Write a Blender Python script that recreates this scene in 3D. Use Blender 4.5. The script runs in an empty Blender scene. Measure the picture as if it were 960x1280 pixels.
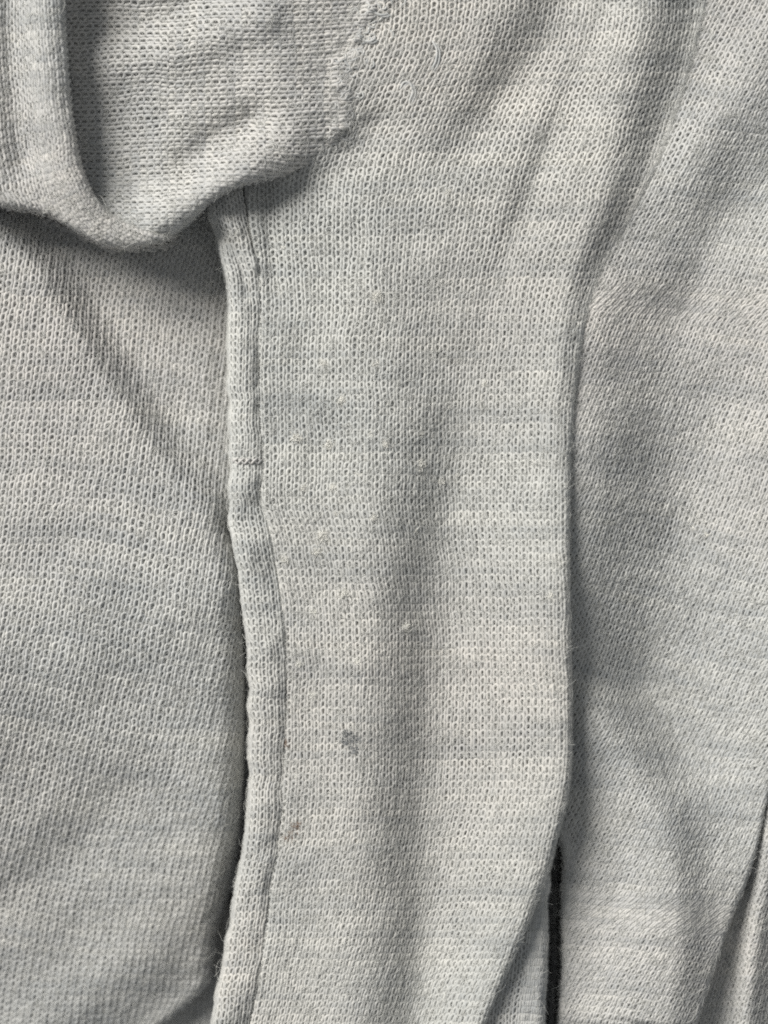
import bpy, math
import numpy as np

rng = np.random.default_rng(7)

# ------------------------------------------------------------------ camera, light, exposure
S = 0.13e-3            # metres per unit of the layout (about 0.13 mm)
D = 2000.0             # camera height over the cloth, layout units
CX, CY = 480.0, 640.0

scene = bpy.context.scene
cam_data = bpy.data.cameras.new("camera")
cam = bpy.data.objects.new("camera", cam_data)
scene.collection.objects.link(cam)
cam.location = (0, 0, D * S)
cam_data.sensor_fit = 'VERTICAL'
cam_data.sensor_height = 24.0
cam_data.lens = 24.0 * D / 1280.0
cam_data.clip_start = 0.01
cam_data.clip_end = 10.0
cam_data.dof.use_dof = True
cam_data.dof.focus_distance = (D - 44) * S
cam_data.dof.aperture_fstop = 4.4
scene.camera = cam

world = bpy.data.worlds.new("World")
scene.world = world
world.use_nodes = True
bg = world.node_tree.nodes["Background"]
bg.inputs[0].default_value = (0.92, 0.96, 1.0, 1)
bg.inputs[1].default_value = 0.33


def area_light(name, loc, target, size, power, color):
    l = bpy.data.lights.new(name, 'AREA')
    l.shape = 'DISK'
    l.size = size
    l.energy = power
    l.color = color
    o = bpy.data.objects.new(name, l)
    scene.collection.objects.link(o)
    o.location = loc
    from mathutils import Vector
    d = Vector(target) - Vector(loc)
    o.rotation_euler = d.to_track_quat('-Z', 'Y').to_euler()
    return o


# ceiling lamp up and to the left of the cloth
area_light("key_lamp", (-1.0, 0.86, 0.92), (0, 0, 0), 0.9, 54.0, (1.0, 0.976, 0.932))

scene.view_settings.view_transform = 'Standard'
scene.view_settings.look = 'None'
scene.view_settings.gamma = 1.0
scene.view_settings.use_curve_mapping = False
scene.view_settings.exposure = -0.41


# ------------------------------------------------------------------ maths helpers
def herm(xs, pts):
    """smooth 1-D interpolation through (x, value) pairs"""
    pts = sorted(pts)
    px = np.array([p[0] for p in pts], float)
    py = np.array([p[1] for p in pts], float)
    m = np.gradient(py, px)
    xs = np.clip(np.asarray(xs, float), px[0], px[-1])
    k = np.clip(np.searchsorted(px, xs) - 1, 0, len(px) - 2)
    h = px[k + 1] - px[k]
    t = (xs - px[k]) / h
    return ((2*t**3 - 3*t**2 + 1) * py[k] + (t**3 - 2*t**2 + t) * h * m[k]
            + (-2*t**3 + 3*t**2) * py[k + 1] + (t**3 - t**2) * h * m[k + 1])


def dense(poly, step=4.0):
    p = np.array(poly, float)
    c = np.concatenate([[0], np.cumsum(np.hypot(*np.diff(p, axis=0).T))])
    n = max(int(c[-1] / step), 8)
    s = np.linspace(0, c[-1], n)
    out = np.stack([herm(s, list(zip(c, p[:, k]))) for k in range(p.shape[1])], 1)
    return out


_dense_cache = {}


def sdist(x, y, poly):
    """distance to a polyline, signed (positive to the right of its direction on the page, y down); also 0..1 along it"""
    key = tuple(poly)
    if key not in _dense_cache:
        q = dense(poly, 6.0)[:, :2]
        tg = np.gradient(q, axis=0)
        tg /= np.linalg.norm(tg, axis=1)[:, None]
        _dense_cache[key] = q, tg
    q, tg = _dense_cache[key]
    xf, yf = x.ravel(), y.ravel()
    if xf.size < 4000:
        d2 = (xf[:, None] - q[None, :, 0])**2 + (yf[:, None] - q[None, :, 1])**2
        idx = d2.argmin(1)
        best = d2.min(1)
    else:
        x4, y4 = xf.astype(np.float32), yf.astype(np.float32)
        best = np.full(xf.shape, 1e18, np.float32)
        idx = np.zeros(xf.shape, np.int32)
        for k in range(len(q)):
            d2 = (x4 - np.float32(q[k, 0]))**2 + (y4 - np.float32(q[k, 1]))**2
            m = d2 < best
            np.copyto(best, d2, where=m)
            np.copyto(idx, np.int32(k), where=m)
    dx, dy = xf - q[idx, 0], yf - q[idx, 1]
    # page coordinates have y down: right of direction (tx,ty) is (-ty, tx)
    side = dx * -tg[idx, 1] + dy * tg[idx, 0]
    dist = np.sqrt(best)
    inner = (idx > 0) & (idx < len(q) - 1)
    d = np.where(inner, np.abs(side), dist) * np.where(side >= 0, 1, -1)
    return d.reshape(x.shape), (idx / (len(q) - 1)).reshape(x.shape)


def smooth(a, b, v):
    t = np.clip((v - a) / (b - a), 0, 1)
    return t * t * (3 - 2 * t)


def ridge(x, y, poly, amp, wr, wl=None, fade=None):
    """soft ridge (or valley) along a polyline; wr, wl are the widths to its right and left"""
    d, t = sdist(x, y, poly)
    w = np.where(d > 0, wr, wl if wl else wr)
    g = np.exp(-(d / w)**2)
    if fade:
        g = g * smooth(0, fade[0], t + 1e-6) * (1 - smooth(1 - fade[1], 1, t))
    return amp * g


def rolled(d, R, depth):
    """drop of a cloth edge with inside distance d: quarter-round of radius R, then a wall"""
    e = np.clip(R - d, 0, R)
    z = R - np.sqrt(np.maximum(R * R - e * e, 0))
    return -np.minimum(z + np.maximum(-d, 0) * 22.0, depth)


_ph = rng.uniform(0, 6.28, (40, 2))
_ang = rng.uniform(0, 6.28, 40)
_wl = rng.uniform(35, 170, 40)


def undul(x, y, seed=0):
    z = 0
    for k in range(14):
        q = (k + seed * 5) % 40
        f = 6.28 / _wl[q]
        z = z + _wl[q] / 90 * np.sin((x * math.cos(_ang[q]) + y * math.sin(_ang[q])) * f + _ph[q, 0] + seed)
    return z * 0.28


# ------------------------------------------------------------------ outline curves of the cloth (page units, y down)
BAND_L = [(150, 246), (200, 252), (250, 260), (280, 268), (310, 275), (345, 284), (380, 288), (440, 287), (500, 290),
          (577, 291), (635, 289), (655, 290), (700, 297), (760, 306), (850, 314), (950, 316), (1030, 313),
          (1100, 300), (1180, 287), (1240, 275), (1330, 258)]
BAND_R = [(150, 290), (200, 296), (250, 305), (280, 310), (310, 317), (345, 323), (380, 325), (440, 324), (500, 325),
          (577, 328), (635, 330), (655, 336), (700, 346), (760, 354), (850, 358), (950, 356), (1030, 351),
          (1100, 339), (1180, 330), (1240, 320), (1330, 306)]
A_EDGE = [(-90, 905), (0, 884), (60, 870), (130, 851), (200, 826), (270, 790), (330, 757), (370, 740), (450, 723), (550, 713),
          (650, 710), (800, 710), (900, 712), (1000, 706), (1045, 694), (1090, 682), (1170, 652), (1240, 621), (1340, 580)]
E_EDGE = [(180, 330), (560, 325), (620, 300), (650, 288), (700, 297), (760, 302), (850, 305), (950, 304), (1030, 299),
          (1100, 285), (1160, 269), (1200, 264), (1225, 260), (1250, 238), (1280, 200), (1330, 120)]


def z_front(x, y):
    R = herm(y, BAND_R)
    E = herm(y, A_EDGE)
    z = 48 + undul(x, y, 1)
    z = z + ridge(x, y, [(850, -60), (822, 40), (799, 130), (774, 250), (741, 360), (714, 470), (702, 600), (700, 750),
                         (702, 900), (690, 1010), (664, 1080), (630, 1180), (590, 1310)], 1, 60, 74) * herm(y, [(-90, 15), (60, 19), (200, 22), (400, 29), (900, 32), (1340, 32)])
    z = z + ridge(x, y, [(720, -30), (690, 40), (610, 150), (540, 250)], -21, 42, 40, (.05, .4))
    z = z + ridge(x, y, [(770, -20), (745, 40), (703, 140), (648, 280), (600, 420)], -10, 20, 22, (.05, .5))
    z = z + ridge(x, y, [(600, 380), (580, 520), (566, 650), (556, 800), (550, 950), (546, 1100), (538, 1310)], -27, 60, 60, (.35, .02))
    z = z + ridge(x, y, [(528, 740), (524, 860), (520, 1000), (516, 1310)], -3, 30, 26, (.3, .05))
    z = z + ridge(x, y, [(460, 380), (468, 700), (455, 1000), (440, 1310)], 13, 44, 70)
    dsm, _ = sdist(x, y, SEAM)
    z = z + 2.6 * vnoise(x / 12, y / 10, 92) * np.exp(-(dsm / 30)**2)
    # puckers where the band runs under the sleeve
    z = z + ridge(x, y, [(330, 200), (338, 300), (350, 400)], -8, 12, 12, (.05, .5))
    z = z + ridge(x, y, [(300, 240), (400, 225), (470, 160)], -12, 30, 30)
    z = z + rolled(x - (R - 1), 8, 12) * smooth(150, 260, y)
    dE = E - x
    cut = z + rolled(dE, herm(y, [(-90, 14), (330, 13), (450, 10), (1340, 9)]), 120)
    # towards the top the fold dies out and runs down into the cloth on its right
    g = smooth(herm(y, [(-90, 98), (150, 90), (300, 60), (420, 34), (640, 14)]), 0, dE)
    soft = z * (1 - g) + (z_back(x, y) + 1.0 - 7 * smooth(6, -8, dE)) * g
    q = smooth(640, 320, y)
    return cut * (1 - q) + soft * q


B_LEFT = [(900, 640), (1030, 690), (1060, 700), (1120, 703), (1200, 701), (1340, 692)]
B_RIGHT = [(850, 1010), (950, 972), (985, 962), (1080, 939), (1160, 908), (1280, 869), (1340, 850)]


def z_back(x, y):          # the cloth to the right of the fold
    z = -2 + undul(x, y, 2) * 1.3 + herm(y, [(-90, 30), (60, 34), (220, 38), (330, 30), (430, 16), (560, 2), (690, -8), (820, -2), (930, 8), (1060, 18), (1340, 18)])
    dx = np.maximum(x - herm(y, A_EDGE), 0)
    z = z + np.exp(-(dx / 105)**2) * herm(y, [(-90, 0), (200, 4), (330, 18), (430, 44), (560, 66), (680, 68), (760, 54), (840, 30), (900, 16), (960, 10), (1040, 4), (1340, 0)])
    z = z + ridge(x, y, [(1000, 10), (935, 95), (880, 165), (838, 235), (815, 290)], 15, 34, 46, (.02, .35))
    z = z + ridge(x, y, [(1000, 200), (900, 290), (850, 380)], -8, 40, 40)
    z = z + ridge(x, y, [(1060, 380), (1000, 560), (980, 680), (1010, 800), (1060, 880)], 46, 100, 110)
    z = z + ridge(x, y, [(715, 700), (755, 790), (806, 858), (862, 938), (930, 1010)], -17, 34, 60, (.45, .3))
    z = z + ridge(x, y, [(690, 820), (742, 892), (792, 972), (832, 1060), (842, 1150), (830, 1300)], 29, 85, 40, (.22, .05))
    z = z + 5 * smooth(1000, 1250, y)
    # free left edge at the dark slit, and free right edge
    z = z + rolled(x - herm(y, B_LEFT) - 2.5 * vnoise(y / 31, y * 0, 84), 9, 130) * smooth(1020, 1062, y)
    z = z + rolled(herm(y, B_RIGHT) - x, 6, 70)
    return z


def z_left(x, y):
    d, t = sdist(x, y, [(-90, 190), (-40, 240), (0, 284), (60, 357), (110, 436), (160, 514), (210, 582), (258, 640), (300, 690), (330, 760)])
    # d > 0: left/below side of the crease
    dd = np.maximum(0, -d + 4)
    step = .5 * np.exp(-dd * dd / (dd + 12) / 70.0) + .5 * smooth(-44, 10, d)
    low = -22 + 4 * smooth(300, 600, y) - 10 * smooth(250, 300, x)
    high = 26 + ridge(x, y, [(-20, 330), (80, 480), (180, 630), (260, 740)], 12, 110, 70)
    z = low + (high - low) * step + undul(x, y, 3) * 1.3
    yy = y + .25 * x - 770
    z = z - np.where(yy > 0, 0.30 * yy * yy / (yy + 140), 0) 
    z = z + ridge(x, y, [(60, 1290), (180, 1190), (255, 1060), (262, 950)], 12, 50, 60)
    z = z + ridge(x, y, [(0, 1130), (80, 1060), (150, 1000)], -6, 40, 40)
    E = herm(y, E_EDGE)
    wgt = smooth(600, 660, y)
    z = z + rolled((E - x) * np.where(y > 1200, .8, 1), herm(y, [(600, 34), (1000, 34), (1150, 24), (1250, 8)]), 75) * wgt
    return z


LIP = [(60, 262), (100, 287), (150, 306), (200, 300), (240, 274), (262, 253), (300, 232), (350, 219), (395, 200), (425, 182), (450, 150)]
SEAM = [(500, -80), (488, -40), (470, 20), (450, 60), (436, 100), (441, 130), (438, 158), (420, 186)]


def z_sleeve(x, y):
    z = 44 + 16 * smooth(150, 400, x) + undul(x, y, 4) * .8
    z = z - 8 * smooth(0, 200, 200 - x)
    z = z + ridge(x, y, [(130, 275), (165, 286), (215, 268), (262, 236), (300, 214), (360, 198), (420, 165)], 32, 30, 36)
    z = z + ridge(x, y, [(215, 250), (250, 200), (300, 163), (370, 140)], -18, 26, 26, (.2, .3))
    z = z + ridge(x, y, [(100, 20), (190, 25), (260, -10)], -16, 30, 34)
    z = z + ridge(x, y, [(140, 80), (230, 60), (330, 20)], 10, 26, 30)
    d, t = sdist(x, y, LIP)          # direction left to right: inside lies to the left (d < 0)
    z = z + rolled(-d, 9, 80)
    ds, ts = sdist(x, y, SEAM)       # direction downwards: inside lies to the right of it on the page (d > 0 is x smaller)
    flat = z_front(x, y) + 0.4 + 1.0 * np.exp(-((ds - 12) / 9)**2) - 7 * smooth(5, -8, ds)
    flat = flat + 2.6 * vnoise(x / 11, y / 9, 91) * np.exp(-((ds - 12) / 22)**2)
    flat = flat - 9 * smooth(16, -5, -d)
    q = smooth(120, 14, ds)
    return z * (1 - q) + flat * q


INNER = [(235, 296), (200, 294), (170, 286), (142, 272), (118, 250), (101, 215), (91, 170), (84, 110), (79, 50), (77, 0), (76, -90)]
OUTER = [(-140, 236), (-60, 248), (0, 257), (60, 268), (100, 288), (135, 305), (165, 307), (200, 301), (250, 278)]


def z_flap(x, y):
    di, t = sdist(x, y, INNER)       # going up: the cloth lies to the left, d < 0
    z = 84 + undul(x, y, 5)
    z = z + ridge(x, y, [(58, -90), (60, 60), (72, 160), (95, 230), (130, 282), (180, 296)], 14, 26, 26)
    z = z + ridge(x, y, [(14, -90), (16, 80), (30, 200)], -14, 22, 22)
    z = z - 14 * smooth(.42, .02, t)
    z = z + rolled(-di, 6, 60)
    do, t2 = sdist(x, y, OUTER)      # left to right: inside is to the left, d < 0
    z = z + rolled(-do, 9, 90)
    return z


# ------------------------------------------------------------------ knit lattice on a surface
SUB = 4


class Sheet:
    """pos2(u, v) -> page coordinates, height(x, y) -> z.  Re-sampled so that stitches keep their size on the surface."""

    def __init__(self, pos2, height, us, vs, w, h, k=0.3, ref=0.5, mask=None, seed=0, lean=1.05, bias=0.03):
        self.lean, self.bias = lean, bias
        U, V = np.meshgrid(us, vs)
        x, y = pos2(U, V)
        z = height(x, y)
        m = mask(x, y) if mask is not None else np.ones_like(x, bool)
        f = (D - z) / D
        P = np.stack([(x - CX) * f, -(y - CY) * f, z], -1)
        # arc length across the wales, per row
        seg = np.linalg.norm(np.diff(P, axis=1), axis=2)
        s = np.concatenate([np.zeros((len(vs), 1)), np.cumsum(seg, 1)], 1)
        rc = int(ref * (len(us) - 1))
        s = s - s[:, rc:rc + 1]
        mean = s.mean(0, keepdims=True)
        ker = np.ones(15) / 15
        sp = np.pad(s, ((7, 7), (0, 0)), mode='edge')
        s = np.stack([np.convolve(sp[:, c], ker, 'valid') for c in range(s.shape[1])], 1)
        s = k * s + (1 - k) * mean
        # arc length along the wales, mean over the sheet
        segv = np.median(np.linalg.norm(np.diff(P, axis=0), axis=2), axis=1)
        sv = np.concatenate([[0], np.cumsum(segv)])
        nj = int(sv[-1] / h)
        vi = np.interp(np.arange(nj * SUB) * h / SUB, sv, np.arange(len(vs)))
        i0, i1 = math.ceil(s[:, 0].min() / w), math.floor(s[:, -1].max() / w)
        ni = i1 - i0
        ss = (i0 + np.arange(ni * SUB) / SUB) * w
        K = np.zeros((len(vi), len(ss), 3))
        M = np.zeros((len(vi), len(ss)), bool)
        ar = np.arange(len(us))
        for r, v in enumerate(vi):
            a = min(int(v), len(vs) - 2)
            t = v - a
            srow = s[a] * (1 - t) + s[a + 1] * t
            ui = np.interp(ss, srow, ar)
            ok = (ss >= srow[0]) & (ss <= srow[-1])
            b = np.clip(ui.astype(int), 0, len(us) - 2)
            q = (ui - b)[:, None]
            K[r] = ((P[a, b] * (1 - q) + P[a, b + 1] * q) * (1 - t) + (P[a + 1, b] * (1 - q) + P[a + 1, b + 1] * q) * t)
            M[r] = ok & m[a, b]
        du = np.gradient(K, axis=1)
        dv = np.gradient(K, axis=0)
        N = np.cross(du, dv)
        N /= np.maximum(np.linalg.norm(N, axis=2, keepdims=True), 1e-9)
        N *= np.where(N[..., 2:3] < 0, -1, 1)
        self.K, self.M, self.N, self.ni, self.nj, self.w, self.h = K, M, N, ni, nj, w, h
        self.seed = seed
        self.P, self.m2 = P, m

    def sample(self, a, b):
        """a: wale index, b: course index (floats) -> position, normal"""
        fa = np.clip(a * SUB, 0, self.K.shape[1] - 1.001)
        fb = np.clip(b * SUB, 0, self.K.shape[0] - 1.001)
        ia, ib = fa.astype(int), fb.astype(int)
        ta, tb = (fa - ia)[..., None], (fb - ib)[..., None]
        def g(A):
            return ((A[ib, ia] * (1 - ta) + A[ib, ia + 1] * ta) * (1 - tb) + (A[ib + 1, ia] * (1 - ta) + A[ib + 1, ia + 1] * ta) * tb)
        n = g(self.N)
        return g(self.K), n / np.linalg.norm(n, axis=-1, keepdims=True)


def vnoise(a, b, seed):
    """smooth value noise on a lattice"""
    r = np.random.default_rng(seed)
    T = r.uniform(-1, 1, (64, 64))
    ia, ib = np.floor(a).astype(int), np.floor(b).astype(int)
    ta, tb = a - ia, b - ib
    ta, tb = ta*ta*(3-2*ta), tb*tb*(3-2*tb)
    f = lambda i, j: T[j % 64, i % 64]
    return (f(ia, ib) * (1-ta) + f(ia+1, ib) * ta) * (1-tb) + (f(ia, ib+1) * (1-ta) + f(ia+1, ib+1) * ta) * tb


NP, NS = 12, 5     # points per stitch, sides of the yarn


def yarn_points(sh, a, b0, t):
    """centre line of the yarn: stitch i = floor(t/2pi)"""
    sd = sh.seed * 17
    amp = 0.72 + 0.10 * vnoise(a * .9, b0 * .9, sd + 1)
    lean = sh.lean + 0.22 * vnoise(a * .8, b0 * .8, sd + 2)
    aa = (t + lean * np.sin(2 * t) - 0.26 * np.sin(t)) / (2 * math.pi)
    bb = b0 + amp * np.cos(t)          # heads point up the page
    # loose hand of the fabric: uneven stitches
    aa = aa + 0.22 * vnoise(aa * .22, bb * .22, sd + 3) + 0.10 * vnoise(aa * 1.3, bb * 1.3, sd + 4)
    bb = bb + 0.25 * vnoise(aa * .2, bb * .25, sd + 5) + 0.10 * vnoise(aa * 1.1, b0 * 1.3, sd + 6)
    P, N = sh.sample(aa, bb)
    lift = -0.08 * sh.w * np.cos(2 * t) - 0.105 * sh.w * np.cos(t) + sh.bias * sh.w * np.sin(t) + 0.05 * sh.w * vnoise(aa * 1.7, bb * 1.7, sd + 7)
    return P + N * lift[..., None], N, aa, bb


def visible_pad(P, pad=110):
    f = D / (D - P[..., 2])
    x, y = P[..., 0] * f, P[..., 1] * f
    return (np.abs(x) < 480 + pad) & (np.abs(y) < 640 + pad)


def build_yarn(sh, name, mat, core, parent, radius=0.218, kind='stuff'):
    ni, nj = sh.ni, sh.nj
    I = np.arange(ni)
    verts, faces, knit = [], [], []
    off = 0
    t = np.arange(ni * NP + 1) / NP * 2 * math.pi
    ang = np.arange(NS) / NS * 2 * math.pi
    for j in range(1, nj - 1):
        cM = sh.M[j * SUB][np.clip(I * SUB + SUB // 2, 0, sh.K.shape[1] - 1)]
        cP = sh.K[j * SUB][np.clip(I * SUB + SUB // 2, 0, sh.K.shape[1] - 1)]
        ok = cM & visible_pad(cP)
        ok[:1] = False
        ok[-1:] = False
        if not ok.any():
            continue
        a0 = np.floor(np.arange(ni * NP + 1) / NP)
        C, N, aa, bb = yarn_points(sh, t / 6.2832, np.full_like(t, float(j)), t)
        T = np.gradient(C, axis=0)
        T /= np.maximum(np.linalg.norm(T, axis=1, keepdims=True), 1e-9)
        B = np.cross(T, N)
        B /= np.maximum(np.linalg.norm(B, axis=1, keepdims=True), 1e-9)
        N2 = np.cross(B, T)
        r = sh.w * radius * (1 + 0.16 * vnoise(aa * 1.3, np.full_like(aa, j * 1.7), sh.seed + 31)
                             + 0.10 * vnoise(aa * 5.3, np.full_like(aa, j * 2.7), sh.seed + 32))
        ring = C[:, None] + r[:, None, None] * (np.cos(ang)[None, :, None] * N2[:, None] + np.sin(ang)[None, :, None] * B[:, None])
        use_pt = np.zeros(len(t), bool)
        for p in range(NP + 1):
            use_pt[np.nonzero(ok)[0] * NP + p] = True
        idx = np.full(len(t), -1)
        idx[use_pt] = np.arange(use_pt.sum())
        verts.append(ring[use_pt].reshape(-1, 3))
        kn = np.stack([np.repeat(aa[use_pt], NS), np.full(use_pt.sum() * NS, j) , np.tile(ang, use_pt.sum())], 1)
        knit.append(kn)
        segs = (np.nonzero(ok)[0][:, None] * NP + np.arange(NP)[None]).ravel()
        p0, p1 = idx[segs], idx[segs + 1]
        for q in range(NS):
            q2 = (q + 1) % NS
            faces.append(np.stack([p0 * NS + q, p0 * NS + q2, p1 * NS + q2, p1 * NS + q], 1) + off)
        off += use_pt.sum() * NS
    V = np.concatenate(verts)
    Fq = np.concatenate(faces)
    Kn = np.concatenate(knit)
    nyarn = len(Fq)
    # felted fibre core behind the loops
    st = 2
    gj, gi = np.meshgrid(np.arange(0, sh.K.shape[0], st) / SUB, np.arange(0, sh.K.shape[1], st) / SUB, indexing='ij')
    felt = vnoise(gi * .16, gj * .13, sh.seed + 71) + .6 * vnoise(gi * .42, gj * .37, sh.seed + 72)
    depth = np.clip((0.098 if sh.seed in (1, 6) else 0.122) - 0.085 * felt, 0.03, 0.26)     # felted patches lie closer to the face
    Kc = sh.K[::st, ::st] - sh.N[::st, ::st] * (depth * sh.w)[..., None]
    Mc = sh.M[::st, ::st] & visible_pad(sh.K[::st, ::st])
    hgt, wid = Mc.shape
    ida = np.arange(hgt * wid).reshape(hgt, wid)
    fm = Mc[:-1, :-1] & Mc[1:, :-1] & Mc[:-1, 1:] & Mc[1:, 1:]
    fc = np.stack([ida[:-1, :-1][fm], ida[:-1, 1:][fm], ida[1:, 1:][fm], ida[1:, :-1][fm]], 1)
    if len(fc):
        u, inv = np.unique(fc, return_inverse=True)
        V = np.concatenate([V, Kc.reshape(-1, 3)[u]])
        jj, ii = np.divmod(u, wid)
        Kn = np.concatenate([Kn, np.stack([ii * st / SUB, jj * st / SUB, np.zeros(len(u))], 1)])
        Fq = np.concatenate([Fq, inv.reshape(-1, 4) + off])
    Kn[:, 1] += sh.seed * 37.3
    me = mesh_np(name, V * S, Fq, {"knit": Kn})
    me.materials.append(mat)
    me.materials.append(core)
    mi = np.zeros(len(Fq), np.int32)
    mi[nyarn:] = 1
    me.polygons.foreach_set("material_index", mi)
    o = bpy.data.objects.new(name, me)
    scene.collection.objects.link(o)
    o.parent = parent
    if kind:
        o["kind"] = kind
    print(name, ni, nj, "faces", len(Fq))
    return o


def mesh_np(name, V, F, attrs=None):
    me = bpy.data.meshes.new(name)
    n = F.shape[1]
    me.vertices.add(len(V))
    me.vertices.foreach_set("co", np.ascontiguousarray(V, np.float32).ravel())
    me.loops.add(F.size)
    me.loops.foreach_set("vertex_index", np.ascontiguousarray(F, np.int32).ravel())
    me.polygons.add(len(F))
    me.polygons.foreach_set("loop_start", (np.arange(len(F)) * n).astype(np.int32))
    me.update(calc_edges=True)
    me.polygons.foreach_set("use_smooth", np.ones(len(F), bool))
    for k, v in (attrs or {}).items():
        at = me.attributes.new(k, 'FLOAT_VECTOR', 'POINT')
        at.data.foreach_set("vector", np.ascontiguousarray(v, np.float32).ravel())
    return me


def build_fuzz(sh, name, mat, parent, n, lmin=5, lmax=15, rad=0.17):
    """loose wool fibres standing off the yarn"""
    r = np.random.default_rng(sh.seed + 900)
    a = r.uniform(1, sh.ni - 1, n * 4)
    b = r.uniform(1, sh.nj - 1, n * 4)
    ia, ib = (a * SUB).astype(int), (b * SUB).astype(int)
    ok = sh.M[ib, ia] & visible_pad(sh.K[ib, ia], 30)
    a, b = a[ok][:n], b[ok][:n]
    n = len(a)
    P, N = sh.sample(a, b)
    L = r.uniform(lmin, lmax, n) * (1 + (r.random(n) < .06) * 1.2)
    d = r.normal(size=(n, 3))
    d -= (d * N).sum(1)[:, None] * N
    d /= np.linalg.norm(d, axis=1)[:, None]
    up = (r.uniform(0.0, 1.0, n)**2 * 0.42)[:, None]
    e = np.cross(N, d)
    curl = r.uniform(-1.2, 1.2, n)[:, None]
    npt = 6
    pts = np.zeros((n, npt, 3))
    for k in range(npt):
        q = k / (npt - 1)
        pts[:, k] = P + N * (0.16 * sh.w) + L[:, None] * (d * (q - .5) + e * curl * (q - .5)**2 + N * up * (q * (1.25 - q)) * 1.6)
    hc = bpy.data.hair_curves.new(name)
    hc.add_curves([npt] * n)
    hc.attributes["position"].data.foreach_set("vector", np.ascontiguousarray(pts * S, np.float32).ravel()) if "position" in hc.attributes else hc.points.foreach_set("position", np.ascontiguousarray(pts * S, np.float32).ravel())
    ra = hc.attributes.get("radius") or hc.attributes.new("radius", 'FLOAT', 'POINT')
    ra.data.foreach_set("value", np.full(n * npt, rad * S, np.float32))
    hc.materials.append(mat)
    o = bpy.data.objects.new(name, hc)
    scene.collection.objects.link(o)
    o.parent = parent
    o["kind"] = "stuff"
    return o


# ------------------------------------------------------------------ materials
def wool(name, light=(0.615, 0.612, 0.58), mid=(0.53, 0.533, 0.518), dark=(0.40, 0.412, 0.41), sheen=0.25, fibre=False):
    m = bpy.data.materials.new(name)
    m.use_nodes = True
    nt = m.node_tree
    N, Lk = nt.nodes, nt.links
    p = N["Principled BSDF"]
    p.inputs["Roughness"].default_value = 0.85
    p.inputs["Specular IOR Level"].default_value = 0.22
    p.inputs["Sheen Weight"].default_value = sheen
    p.inputs["Sheen Roughness"].default_value = 0.5
    if fibre:
        p.inputs['Specular IOR Level'].default_value = 0.0
        p.inputs['Sheen Weight'].default_value = 0.0
        p.inputs["Base Color"].default_value = (*fibre, 1)
        return m
    at = N.new("ShaderNodeAttribute")
    at.attribute_name = "knit"
    def mapped(sx, sy, sz, scale, detail, seed):
        mp = N.new("ShaderNodeMapping")
        mp.inputs["Scale"].default_value = (sx, sy, sz)
        mp.inputs["Location"].default_value = (seed, seed * .7, seed * .3)
        Lk.new(at.outputs["Vector"], mp.inputs["Vector"])
        n = N.new("ShaderNodeTexNoise")
        n.inputs["Scale"].default_value = scale
        n.inputs["Detail"].default_value = detail
        Lk.new(mp.outputs[0], n.inputs["Vector"])
        return n.outputs["Fac"]
    streak = mapped(0.055, 0.50, 0.0, 1.0, 3.0, 3.1)      # melange streaks along the courses
    patch = mapped(0.05, 0.10, 0.0, 1.0, 2.0, 11.0)       # broader drift of the dye
    speck = mapped(1.6, 3.0, 0.6, 1.0, 2.0, 23.0)         # single fibres
    def mul_add(a, f, b):
        k = N.new("ShaderNodeMath"); k.operation = 'MULTIPLY_ADD'
        Lk.new(a, k.inputs[0]); k.inputs[1].default_value = f
        if isinstance(b, float): k.inputs[2].default_value = b
        else: Lk.new(b, k.inputs[2])
        return k.outputs[0]
    v = mul_add(streak, 1.15, -1.03)
    v = mul_add(patch, 0.7, v)
    v = mul_add(speck, 1.2, v)
    cr = N.new("ShaderNodeValToRGB")
    cr.color_ramp.elements[0].position = 0.18
    cr.color_ramp.elements[0].color = (*dark, 1)
    cr.color_ramp.elements[1].position = 0.82
    cr.color_ramp.elements[1].color = (*light, 1)
    e = cr.color_ramp.elements.new(0.5)
    e.color = (*mid, 1)
    Lk.new(v, cr.inputs[0])
    drift = mapped(0.018, 0.022, 0.0, 1.0, 1.0, 41.0)     # rosier tint at random, in broad areas
    dr = N.new("ShaderNodeMapRange")
    dr.inputs["From Min"].default_value = 0.42
    dr.inputs["From Max"].default_value = 0.72
    dr.inputs["To Max"].default_value = 0.8
    Lk.new(drift, dr.inputs["Value"])
    mx = N.new("ShaderNodeMix")
    mx.data_type = 'RGBA'
    mx.blend_type = 'MULTIPLY'
    [i for i in mx.inputs if i.type == "RGBA"][1].default_value = (1.0, 0.955, 0.94, 1)
    Lk.new(dr.outputs[0], mx.inputs[0])
    Lk.new(cr.outputs[0], [i for i in mx.inputs if i.type == "RGBA"][0])
    mixed = next(o for o in mx.outputs if o.type == 'RGBA')
    Lk.new(mixed, p.inputs["Base Color"])
    bp = N.new("ShaderNodeBump")
    bp.inputs["Strength"].default_value = 0.35
    bp.inputs["Distance"].default_value = 0.4 * S
    Lk.new(speck, bp.inputs["Height"])
    Lk.new(bp.outputs[0], p.inputs["Normal"])
    return m


M_WOOL = wool("grey_melange_wool")
M_CORE = wool("grey_melange_wool_core", sheen=0.0)
CREAM = dict(light=(0.613, 0.611, 0.575), mid=(0.53, 0.534, 0.512), dark=(0.40, 0.412, 0.405))
M_CREAM = wool("cream_melange_wool", **CREAM)
M_CREAM_CORE = wool("cream_melange_wool_core", sheen=0.0, **CREAM)
M_FIBRE = wool("loose_wool_fibre", fibre=(0.60, 0.60, 0.57))

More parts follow.
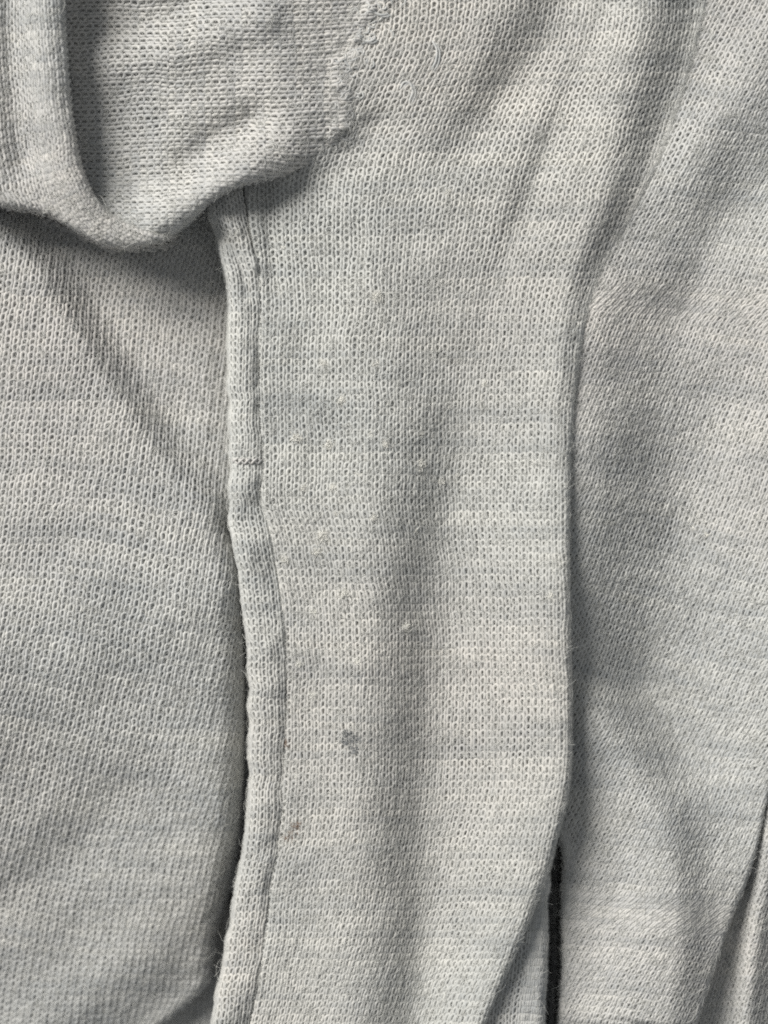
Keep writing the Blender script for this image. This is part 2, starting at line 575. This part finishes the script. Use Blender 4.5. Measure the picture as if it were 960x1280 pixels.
# ------------------------------------------------------------------ added table surface, coloured dark to stand in for slit shade
def added_tabletop():
    V = np.array([(-1500, -1700, -190), (1500, -1700, -190), (1500, 1700, -190), (-1500, 1700, -190)], float)
    me = mesh_np("added_tabletop", V * S, np.array([[0, 1, 2, 3]]))
    m = bpy.data.materials.new("slit_shade_tabletop")
    m.use_nodes = True
    nt = m.node_tree
    p = nt.nodes["Principled BSDF"]
    p.inputs["Roughness"].default_value = 0.7
    n = nt.nodes.new("ShaderNodeTexNoise")
    n.inputs["Scale"].default_value = 900.0
    cr = nt.nodes.new("ShaderNodeValToRGB")
    cr.color_ramp.elements[0].color = (0.05, 0.05, 0.05, 1)
    cr.color_ramp.elements[1].color = (0.11, 0.108, 0.105, 1)  # near-black base colour paints the deep shade between the folds
    nt.links.new(n.outputs["Fac"], cr.inputs[0])
    nt.links.new(cr.outputs[0], p.inputs["Base Color"])
    me.materials.append(m)
    o = bpy.data.objects.new("added_tabletop", me)
    scene.collection.objects.link(o)
    o["kind"] = "structure"
    o["label"] = "added table surface, coloured dark for the shade in the slit between folds"


added_tabletop()

# ------------------------------------------------------------------ the sweater and its cloth parts
sweater = bpy.data.objects.new("knitted_sweater", None)
sweater.empty_display_size = 0.02
scene.collection.objects.link(sweater)
sweater.location = (0, 0, 0)
sweater["label"] = "pale grey melange fine-knit wool sweater lying in soft folds"
sweater["category"] = "sweater"


def lin(a, b, step):
    return np.linspace(a, b, int(abs(b - a) / step) + 1)


sheets = {}


def front_pos(u, v):
    R = herm(v, BAND_R)
    R = np.where(v < 260, R + 90 * smooth(260, 0, v), R)
    E = herm(v, A_EDGE) + 10
    return (R - 8) + (E - R + 8) * u, v


sheets['front'] = Sheet(front_pos, z_front, np.linspace(0, 1, 420), lin(-90, 1350, 3), 9.2, 8.9, lean=1.1, bias=.01, k=0.25, ref=.3, seed=1,
                        mask=lambda x, y: (x < herm(y, A_EDGE) + 7))

LEAN = 0.42


def back_pos(u, v):
    return u + LEAN * (640 - v) - 10 * np.sin(v / 190.0), v + 0.17 * (u - 830 + LEAN * (640 - v)) + 8 * np.sin(u / 90.0 + v / 260.0)


def back_mask(x, y):
    L = herm(y, B_LEFT) + 2.5 * vnoise(y / 31, y * 0, 84)
    ok = x > herm(y, A_EDGE) - 40
    ok &= (y < 1030) | (x > L - 6)
    Rr = herm(y, B_RIGHT)
    return ok & ((x < Rr + 7) | (y < 860)) & (x < 1080)


sheets['back'] = Sheet(back_pos, z_back, lin(380, 1440, 2), lin(-160, 1420, 3), 9.2, 8.6, lean=1.15, bias=.015, k=0.3, ref=.5, seed=2, mask=back_mask)

sheets['left'] = Sheet(lambda u, v: (u + 0.18 * (640 - v) - 8 * np.sin(v / 150.0), v + 0.10 * (u - 150) + 7 * np.sin(u / 70.0 + v / 210.0)), z_left, lin(-240, 500, 2), lin(150, 1400, 3), 9.9, 9.0, lean=1.05, bias=.03, k=0.45, ref=.3,
                       seed=3, mask=lambda x, y: (x < herm(y, E_EDGE) + 7) & (x > -90))

sheets['sleeve'] = Sheet(lambda u, v: (v, u + (v - 260) * -0.03), z_sleeve, lin(-90, 325, 1.5), lin(520, 40, 2), 10.6, 9.2, k=0.2, ref=.1,
                         seed=4, mask=lambda x, y: (sdist(x, y, LIP)[0] < 8) & (sdist(x, y, SEAM)[0] > -7))


def flap_pos(u, v):
    q = dense(INNER, 2.0)
    tg = np.gradient(q, axis=0)
    ker = np.ones(21) / 21
    tp = np.pad(tg, ((10, 10), (0, 0)), mode='edge')
    tg = np.stack([np.convolve(tp[:, k], ker, 'valid') for k in range(2)], 1)
    tg /= np.linalg.norm(tg, axis=1)[:, None]
    n = np.stack([tg[:, 1], -tg[:, 0]], 1)      # to the left of the direction
    vi = v * (len(q) - 1)
    f = lambda A: np.interp(vi, np.arange(len(q)), A)
    return f(q[:, 0]) + f(n[:, 0]) * u, f(q[:, 1]) + f(n[:, 1]) * u


sheets['flap'] = Sheet(flap_pos, z_flap, lin(-7, 190, 1.5), np.linspace(0, 1, 240), 10.2, 9.6, k=0.2, ref=.05, seed=5,
                       mask=lambda x, y: (sdist(x, y, OUTER)[0] < 7) & (x > -90))


def band_pos(u, v):
    L, R = herm(v, BAND_L) + 1.8 * vnoise(v / 21, v * 0, 64), herm(v, BAND_R) + 1.2 * vnoise(v / 19, v * 0, 65)
    return L - 5 + (R - L + 12) * u, v


def z_band(x, y):
    L, R = herm(y, BAND_L) + 1.8 * vnoise(y / 21, y * 0, 64), herm(y, BAND_R) + 1.2 * vnoise(y / 19, y * 0, 65)
    s_ = (x - L) / (R - L)
    z = 46 + undul(x, y, 6) * .7 + 5.5 * np.sin(np.clip(s_, 0, 1) * math.pi)
    z = z + 2.2 * vnoise(y / 41 + .6 * s_, y * 0, 61) + (s_ - .5) * 6.0 * vnoise(y / 47, y * 0 + 7.3, 62) + 1.6 * vnoise(x / 12, y / 15, 63)
    z = z + ridge(x, y, [(285, 575), (335, 580)], -1.5, 6, 6)
    z = z + ridge(x, y, [(285, 648), (338, 650)], -1.2, 7, 5)
    z = z + ridge(x, y, [(262, 262), (292, 285), (318, 330)], 7, 8, 8)
    z = z + ridge(x, y, [(270, 285), (296, 320), (310, 370)], -7, 8, 8)
    z = z - 8 * smooth(330, 250, y)
    return z + rolled(x - L, 11, 85) + rolled(R - x, 5, 12)


sheets['band'] = Sheet(band_pos, z_band, np.linspace(0, 1, 90), lin(190, 1350, 3), 8.2, 8.8, k=0.1, ref=.2, seed=6)

sheets['underlap'] = Sheet(lambda u, v: (u - (v - 1200) * 0.12, v), lambda x, y: np.where(x < herm(y, A_EDGE) - 4, np.minimum(52, z_front(x, y) - 14), 52) + undul(x, y, 7) * .5 + rolled((herm(y, [(1000, 677), (1090, 683), (1200, 681), (1340, 674)]) + 2.2 * vnoise(y / 23, y * 0, 83)) - x, 9, 160),
                           lin(560, 720, 1.5), lin(1020, 1350, 3), 8.2, 8.6, k=.2, seed=7,
                           mask=lambda x, y: x < (herm(y, [(1000, 677), (1090, 683), (1200, 681), (1340, 674)]) + 2.2 * vnoise(y / 23, y * 0, 83)) + 6)

sheets['hem'] = Sheet(lambda u, v: (u + 0.3 * (1200 - v), v),
                      lambda x, y: -8 + undul(x, y, 8) + ridge(x, y, [(985, 930), (962, 1060), (945, 1160), (925, 1340)], 24, 14, 20),
                      lin(780, 1120, 2), lin(880, 1350, 3), 8.4, 8.4, k=.2, seed=8, mask=lambda x, y: x < 1060)

sheets['inner'] = Sheet(lambda u, v: (u, v), lambda x, y: -140 + undul(x, y, 9) * 1.5, lin(90, 360, 3), lin(1130, 1350, 3), 8.4, 8.4, k=.2, seed=9)

NAMES = {'front': 'front_panel', 'back': 'back_panel', 'left': 'side_panel', 'sleeve': 'sleeve', 'flap': 'sleeve_fold',
         'band': 'seam_band', 'underlap': 'seam_allowance', 'hem': 'hem', 'inner': 'inner_layer'}
parts = {}
for k, sh in sheets.items():
    parts[k] = build_yarn(sh, NAMES[k], M_CREAM if k in ('front', 'band') else M_WOOL, M_CREAM_CORE if k in ('front', 'band') else M_CORE, sweater)

FZ = {'front': 44000, 'back': 33000, 'left': 25000, 'sleeve': 8000, 'flap': 5000, 'band': 4500, 'underlap': 1600, 'hem': 7000, 'inner': 1500}
for k, n in FZ.items():
    build_fuzz(sheets[k], "fuzz", M_FIBRE, parts[k], n)



# ------------------------------------------------------------------ small details: seam yarns, pills, lint, stray fibres
def to_world(x, y, z):
    f = (D - z) / D
    return np.stack([(x - CX) * f, -(y - CY) * f, z + 0 * x], -1)


def tubes(curves, sides=5):
    """curves: list of (points n x 3, radius) -> vertices, quads"""
    Vs, Fs, off = [], [], 0
    ang = np.arange(sides) / sides * 2 * math.pi
    for C, r in curves:
        n = len(C)
        T = np.gradient(C, axis=0)
        T /= np.maximum(np.linalg.norm(T, axis=1, keepdims=True), 1e-9)
        up = np.tile([0.13, 0.21, 1.0], (n, 1))
        B = np.cross(T, up)
        B /= np.maximum(np.linalg.norm(B, axis=1, keepdims=True), 1e-9)
        N2 = np.cross(B, T)
        rr = r * np.clip(np.minimum(np.arange(n), n - 1 - np.arange(n)) * .8 + .35, 0, 1)
        ring = C[:, None] + rr[:, None, None] * (np.cos(ang)[None, :, None] * N2[:, None] + np.sin(ang)[None, :, None] * B[:, None])
        Vs.append(ring.reshape(-1, 3))
        i = np.arange(n - 1)
        for q in range(sides):
            q2 = (q + 1) % sides
            Fs.append(np.stack([i * sides + q, i * sides + q2, (i + 1) * sides + q2, (i + 1) * sides + q], 1) + off)
        off += n * sides
    return np.concatenate(Vs), np.concatenate(Fs)


def yarn_object(name, curves, mat, parent, kind=None, sides=5):
    V, F = tubes(curves, sides)
    me = mesh_np(name, V * S, F, {"knit": V / 9.0 + 50})
    me.materials.append(mat)
    o = bpy.data.objects.new(name, me)
    scene.collection.objects.link(o)
    o.parent = parent
    if kind:
        o["kind"] = kind
    return o


def on(height, xs, ys, lift):
    xs, ys = np.asarray(xs, float), np.asarray(ys, float)
    return to_world(xs, ys, height(xs, ys) + lift)


def arc(height, p, lift=2.2, r=1.5, n=14):
    q = np.array(p, float)
    c = np.linspace(0, 1, len(q))
    t = np.linspace(0, 1, n)
    x, y = herm(t, list(zip(c, q[:, 0]))), herm(t, list(zip(c, q[:, 1])))
    return on(height, x, y, lift + 1.2 * np.sin(t * math.pi)), r


# linking yarn of the sleeve seam: uneven overcast stitches
sr = np.random.default_rng(41)
q = dense(SEAM, 5.5)
top_h = lambda x, y: np.maximum(z_front(x, y), np.where(sdist(x, y, SEAM)[0] > -3, z_sleeve(x, y), -99))
cv = []
for k, (x, y) in enumerate(q):
    if y < -70:
        continue
    L = sr.uniform(4, 8)
    th = sr.normal(0.15, 0.45)
    dx, dy = L * math.cos(th), -L * math.sin(th)
    b = sr.normal(0, 2.5)
    jx = sr.normal(-3, 4.5)
    cv.append(arc(top_h, [(x + jx - dx, y - dy), (x + jx + b * .3, y + b), (x + jx + dx, y + dy + sr.normal(0, 2))], 0.7, sr.uniform(1.1, 1.6)))
for k in range(70):
    x, y = q[sr.integers(4, len(q))]
    x, y = x + sr.normal(-4, 14), y + sr.normal(0, 6)
    th = sr.uniform(0, 3.14)
    L = sr.uniform(3, 7)
    c, d = L * math.cos(th), L * math.sin(th)
    cv.append(arc(top_h, [(x - c, y - d), (x + d * .7, y - c * .7), (x + c, y + d)], 0.9, sr.uniform(1.0, 1.5)))
yarn_object("seam_stitch", cv, M_WOOL, parts['sleeve'], "stuff")

# snagged loops beside the seam
for p in ([(500, 112), (505, 103), (513, 105), (516, 116), (511, 128)], [(540, 50), (546, 62), (545, 76), (539, 88)],
          [(466, 14), (476, 19), (486, 17)], [(452, 50), (462, 52), (470, 48)]):
    yarn_object("snagged_loop", [arc(z_front, p, 1.4, 1.7, 18), arc(z_front, [(a_ + 3.5, b_ + 2) for a_, b_ in p], 0.9, 1.5, 18)], M_WOOL, parts['front'])

# row of chain stitches joining two lengths of the band
cv = []
for k in range(5):
    x = 294 + k * 8.2
    cv.append(arc(z_band, [(x - 4.5, 580), (x - 1, 576), (x + 3, 573)], 3.0, 1.5, 10))
    cv.append(arc(z_band, [(x - 3.5, 573.5), (x + .5, 577), (x + 4, 580.5)], 2.4, 1.3, 10))
yarn_object("join_stitch", cv, M_WOOL, parts['band'])


# running stitches that hold the band down
cv = []
hb = lambda x, y: np.maximum(z_band(x, y), z_front(x, y))
for k in range(112):
    y = 262 + k * 9.2
    x = float(herm(y, BAND_R)) + 1.8 + sr.normal(0, .5)
    x2 = float(herm(y + 6, BAND_R)) + 1.8 + sr.normal(0, .5)
    cv.append(arc(hb, [(x, y), ((x + x2) / 2 + .8, y + 3), (x2, y + 6 + sr.normal(0, .5))], -0.4, sr.uniform(.9, 1.2), 7))
yarn_object("seam_thread", cv, M_CREAM, parts['band'], "stuff")


def fibre_ball(x, y, size, mat, parent, seed, name, flat=.3, n=70, height=z_front):
    r = np.random.default_rng(seed)
    base = on(height, [x], [y], 1.0)[0]
    curves = []
    for k in range(n):
        c = r.normal(size=3) * size * np.array([.30, .30, .30 * flat])
        d = r.normal(size=3)
        d[2] *= .4
        d /= np.linalg.norm(d)
        e = r.normal(size=3)
        e[2] *= .3
        L = size * r.uniform(.4, 1.1)
        t = np.linspace(-.5, .5, 7)[:, None]
        P = base + np.array([0, 0, size * flat * .35]) + c + L * d * t + L * .9 * e * (t * t - .08)
        P[:, 2] = np.maximum(P[:, 2], base[2] - 1)
        curves.append((P, r.uniform(.22, .5)))
    o = yarn_object(name, curves, mat, parent, sides=3)
    if mat is M_DARKLINT:
        o["label"] = "dark grey lint clinging to the knit"
    elif mat is M_TANLINT:
        o["label"] = "tan brown lint beside the seam band"


M_PILL = wool("pilled_wool", fibre=(0.86, 0.85, 0.80))
M_DARKLINT = wool("dark_lint", fibre=(0.30, 0.31, 0.315))
M_TANLINT = wool("tan_lint", fibre=(0.36, 0.285, 0.235))
for k, (x, y, sz) in enumerate([(471, 371, 9), (404, 670, 10), (505, 785, 7), (525, 580, 7), (413, 556, 7), (467, 647, 5),
                                (551, 602, 5), (606, 480, 5), (392, 765, 5), (690, 745, 5),
                                (371, 548, 8), (405, 455, 6), (428, 500, 6), (396, 690, 7), (432, 742, 8), (380, 610, 5), (447, 828, 6),
                                (392, 868, 5), (470, 455, 5), (418, 610, 6), (356, 700, 6), (560, 240, 5), (481, 555, 5), (374, 830, 5)]):
    fibre_ball(x, y, sz * 1.25, M_PILL, parts['front'], 300 + k, "pill", n=100)
for k in range(26):
    fibre_ball(sr.uniform(345, 600), sr.uniform(300, 980), sr.uniform(3.0, 6.5), M_PILL, parts['front'], 340 + k, "pill", n=int(sr.integers(24, 60)), flat=.2)
for k, (x, y, sz) in enumerate([(438, 919, 13), (442, 936, 11), (433, 927, 8), (446, 924, 8), (357, 940, 6), (447, 848, 6), (402, 678, 6)]):
    fibre_ball(x, y, sz, M_DARKLINT, parts['front'], 400 + k, "lint", flat=.12, n=50)
for k, (x, y, sz) in enumerate([(372, 1032, 11), (361, 1046, 10), (359, 930, 7)]):
    fibre_ball(x, y, sz, M_TANLINT, parts['front'], 440 + k, "lint", flat=.12, n=40)
for k, (x, y, sz) in enumerate([(884, 668, 6), (868, 660, 5), (758, 1120, 4)]):
    fibre_ball(x, y, sz, M_PILL, parts['back'], 470 + k, "pill", height=z_back, n=50)
for k, (x, y, sz) in enumerate([(60, 560, 5), (195, 905, 5)]):
    fibre_ball(x, y, sz, M_PILL, parts['left'], 480 + k, "pill", height=z_left, n=50)

# long stray fibres bridging the slit and the gap beside the band
fr = np.random.default_rng(77)
cv = []
for k in range(200):
    if k < 140:
        x, y, z = fr.uniform(676, 704), fr.uniform(1060, 1290), fr.uniform(-25, 14)
    else:
        y = fr.uniform(300, 1240)
        x, z = herm(y, BAND_L) - fr.uniform(-2, 9), fr.uniform(5, 45)
    L = fr.uniform(8, 26)
    d = fr.normal(size=3); d[2] *= .3; d /= np.linalg.norm(d)
    e = fr.normal(size=3); e[2] *= .4
    t = np.linspace(-.5, .5, 12)[:, None]
    cv.append((to_world(np.array(x), np.array(y), z) + L * d * t + L * .7 * e * (t * t) + .12 * L * np.cross(d, e) * np.sin(t * 9), .17))
yarn_object("stray_fibre", cv, M_FIBRE, parts['underlap'], "stuff", sides=3)

scene.cycles.use_denoising = False
scene.cycles.sample_clamp_direct = 4.0
scene.cycles.sample_clamp_indirect = 2.0
scene.cycles.filter_width = 1.9
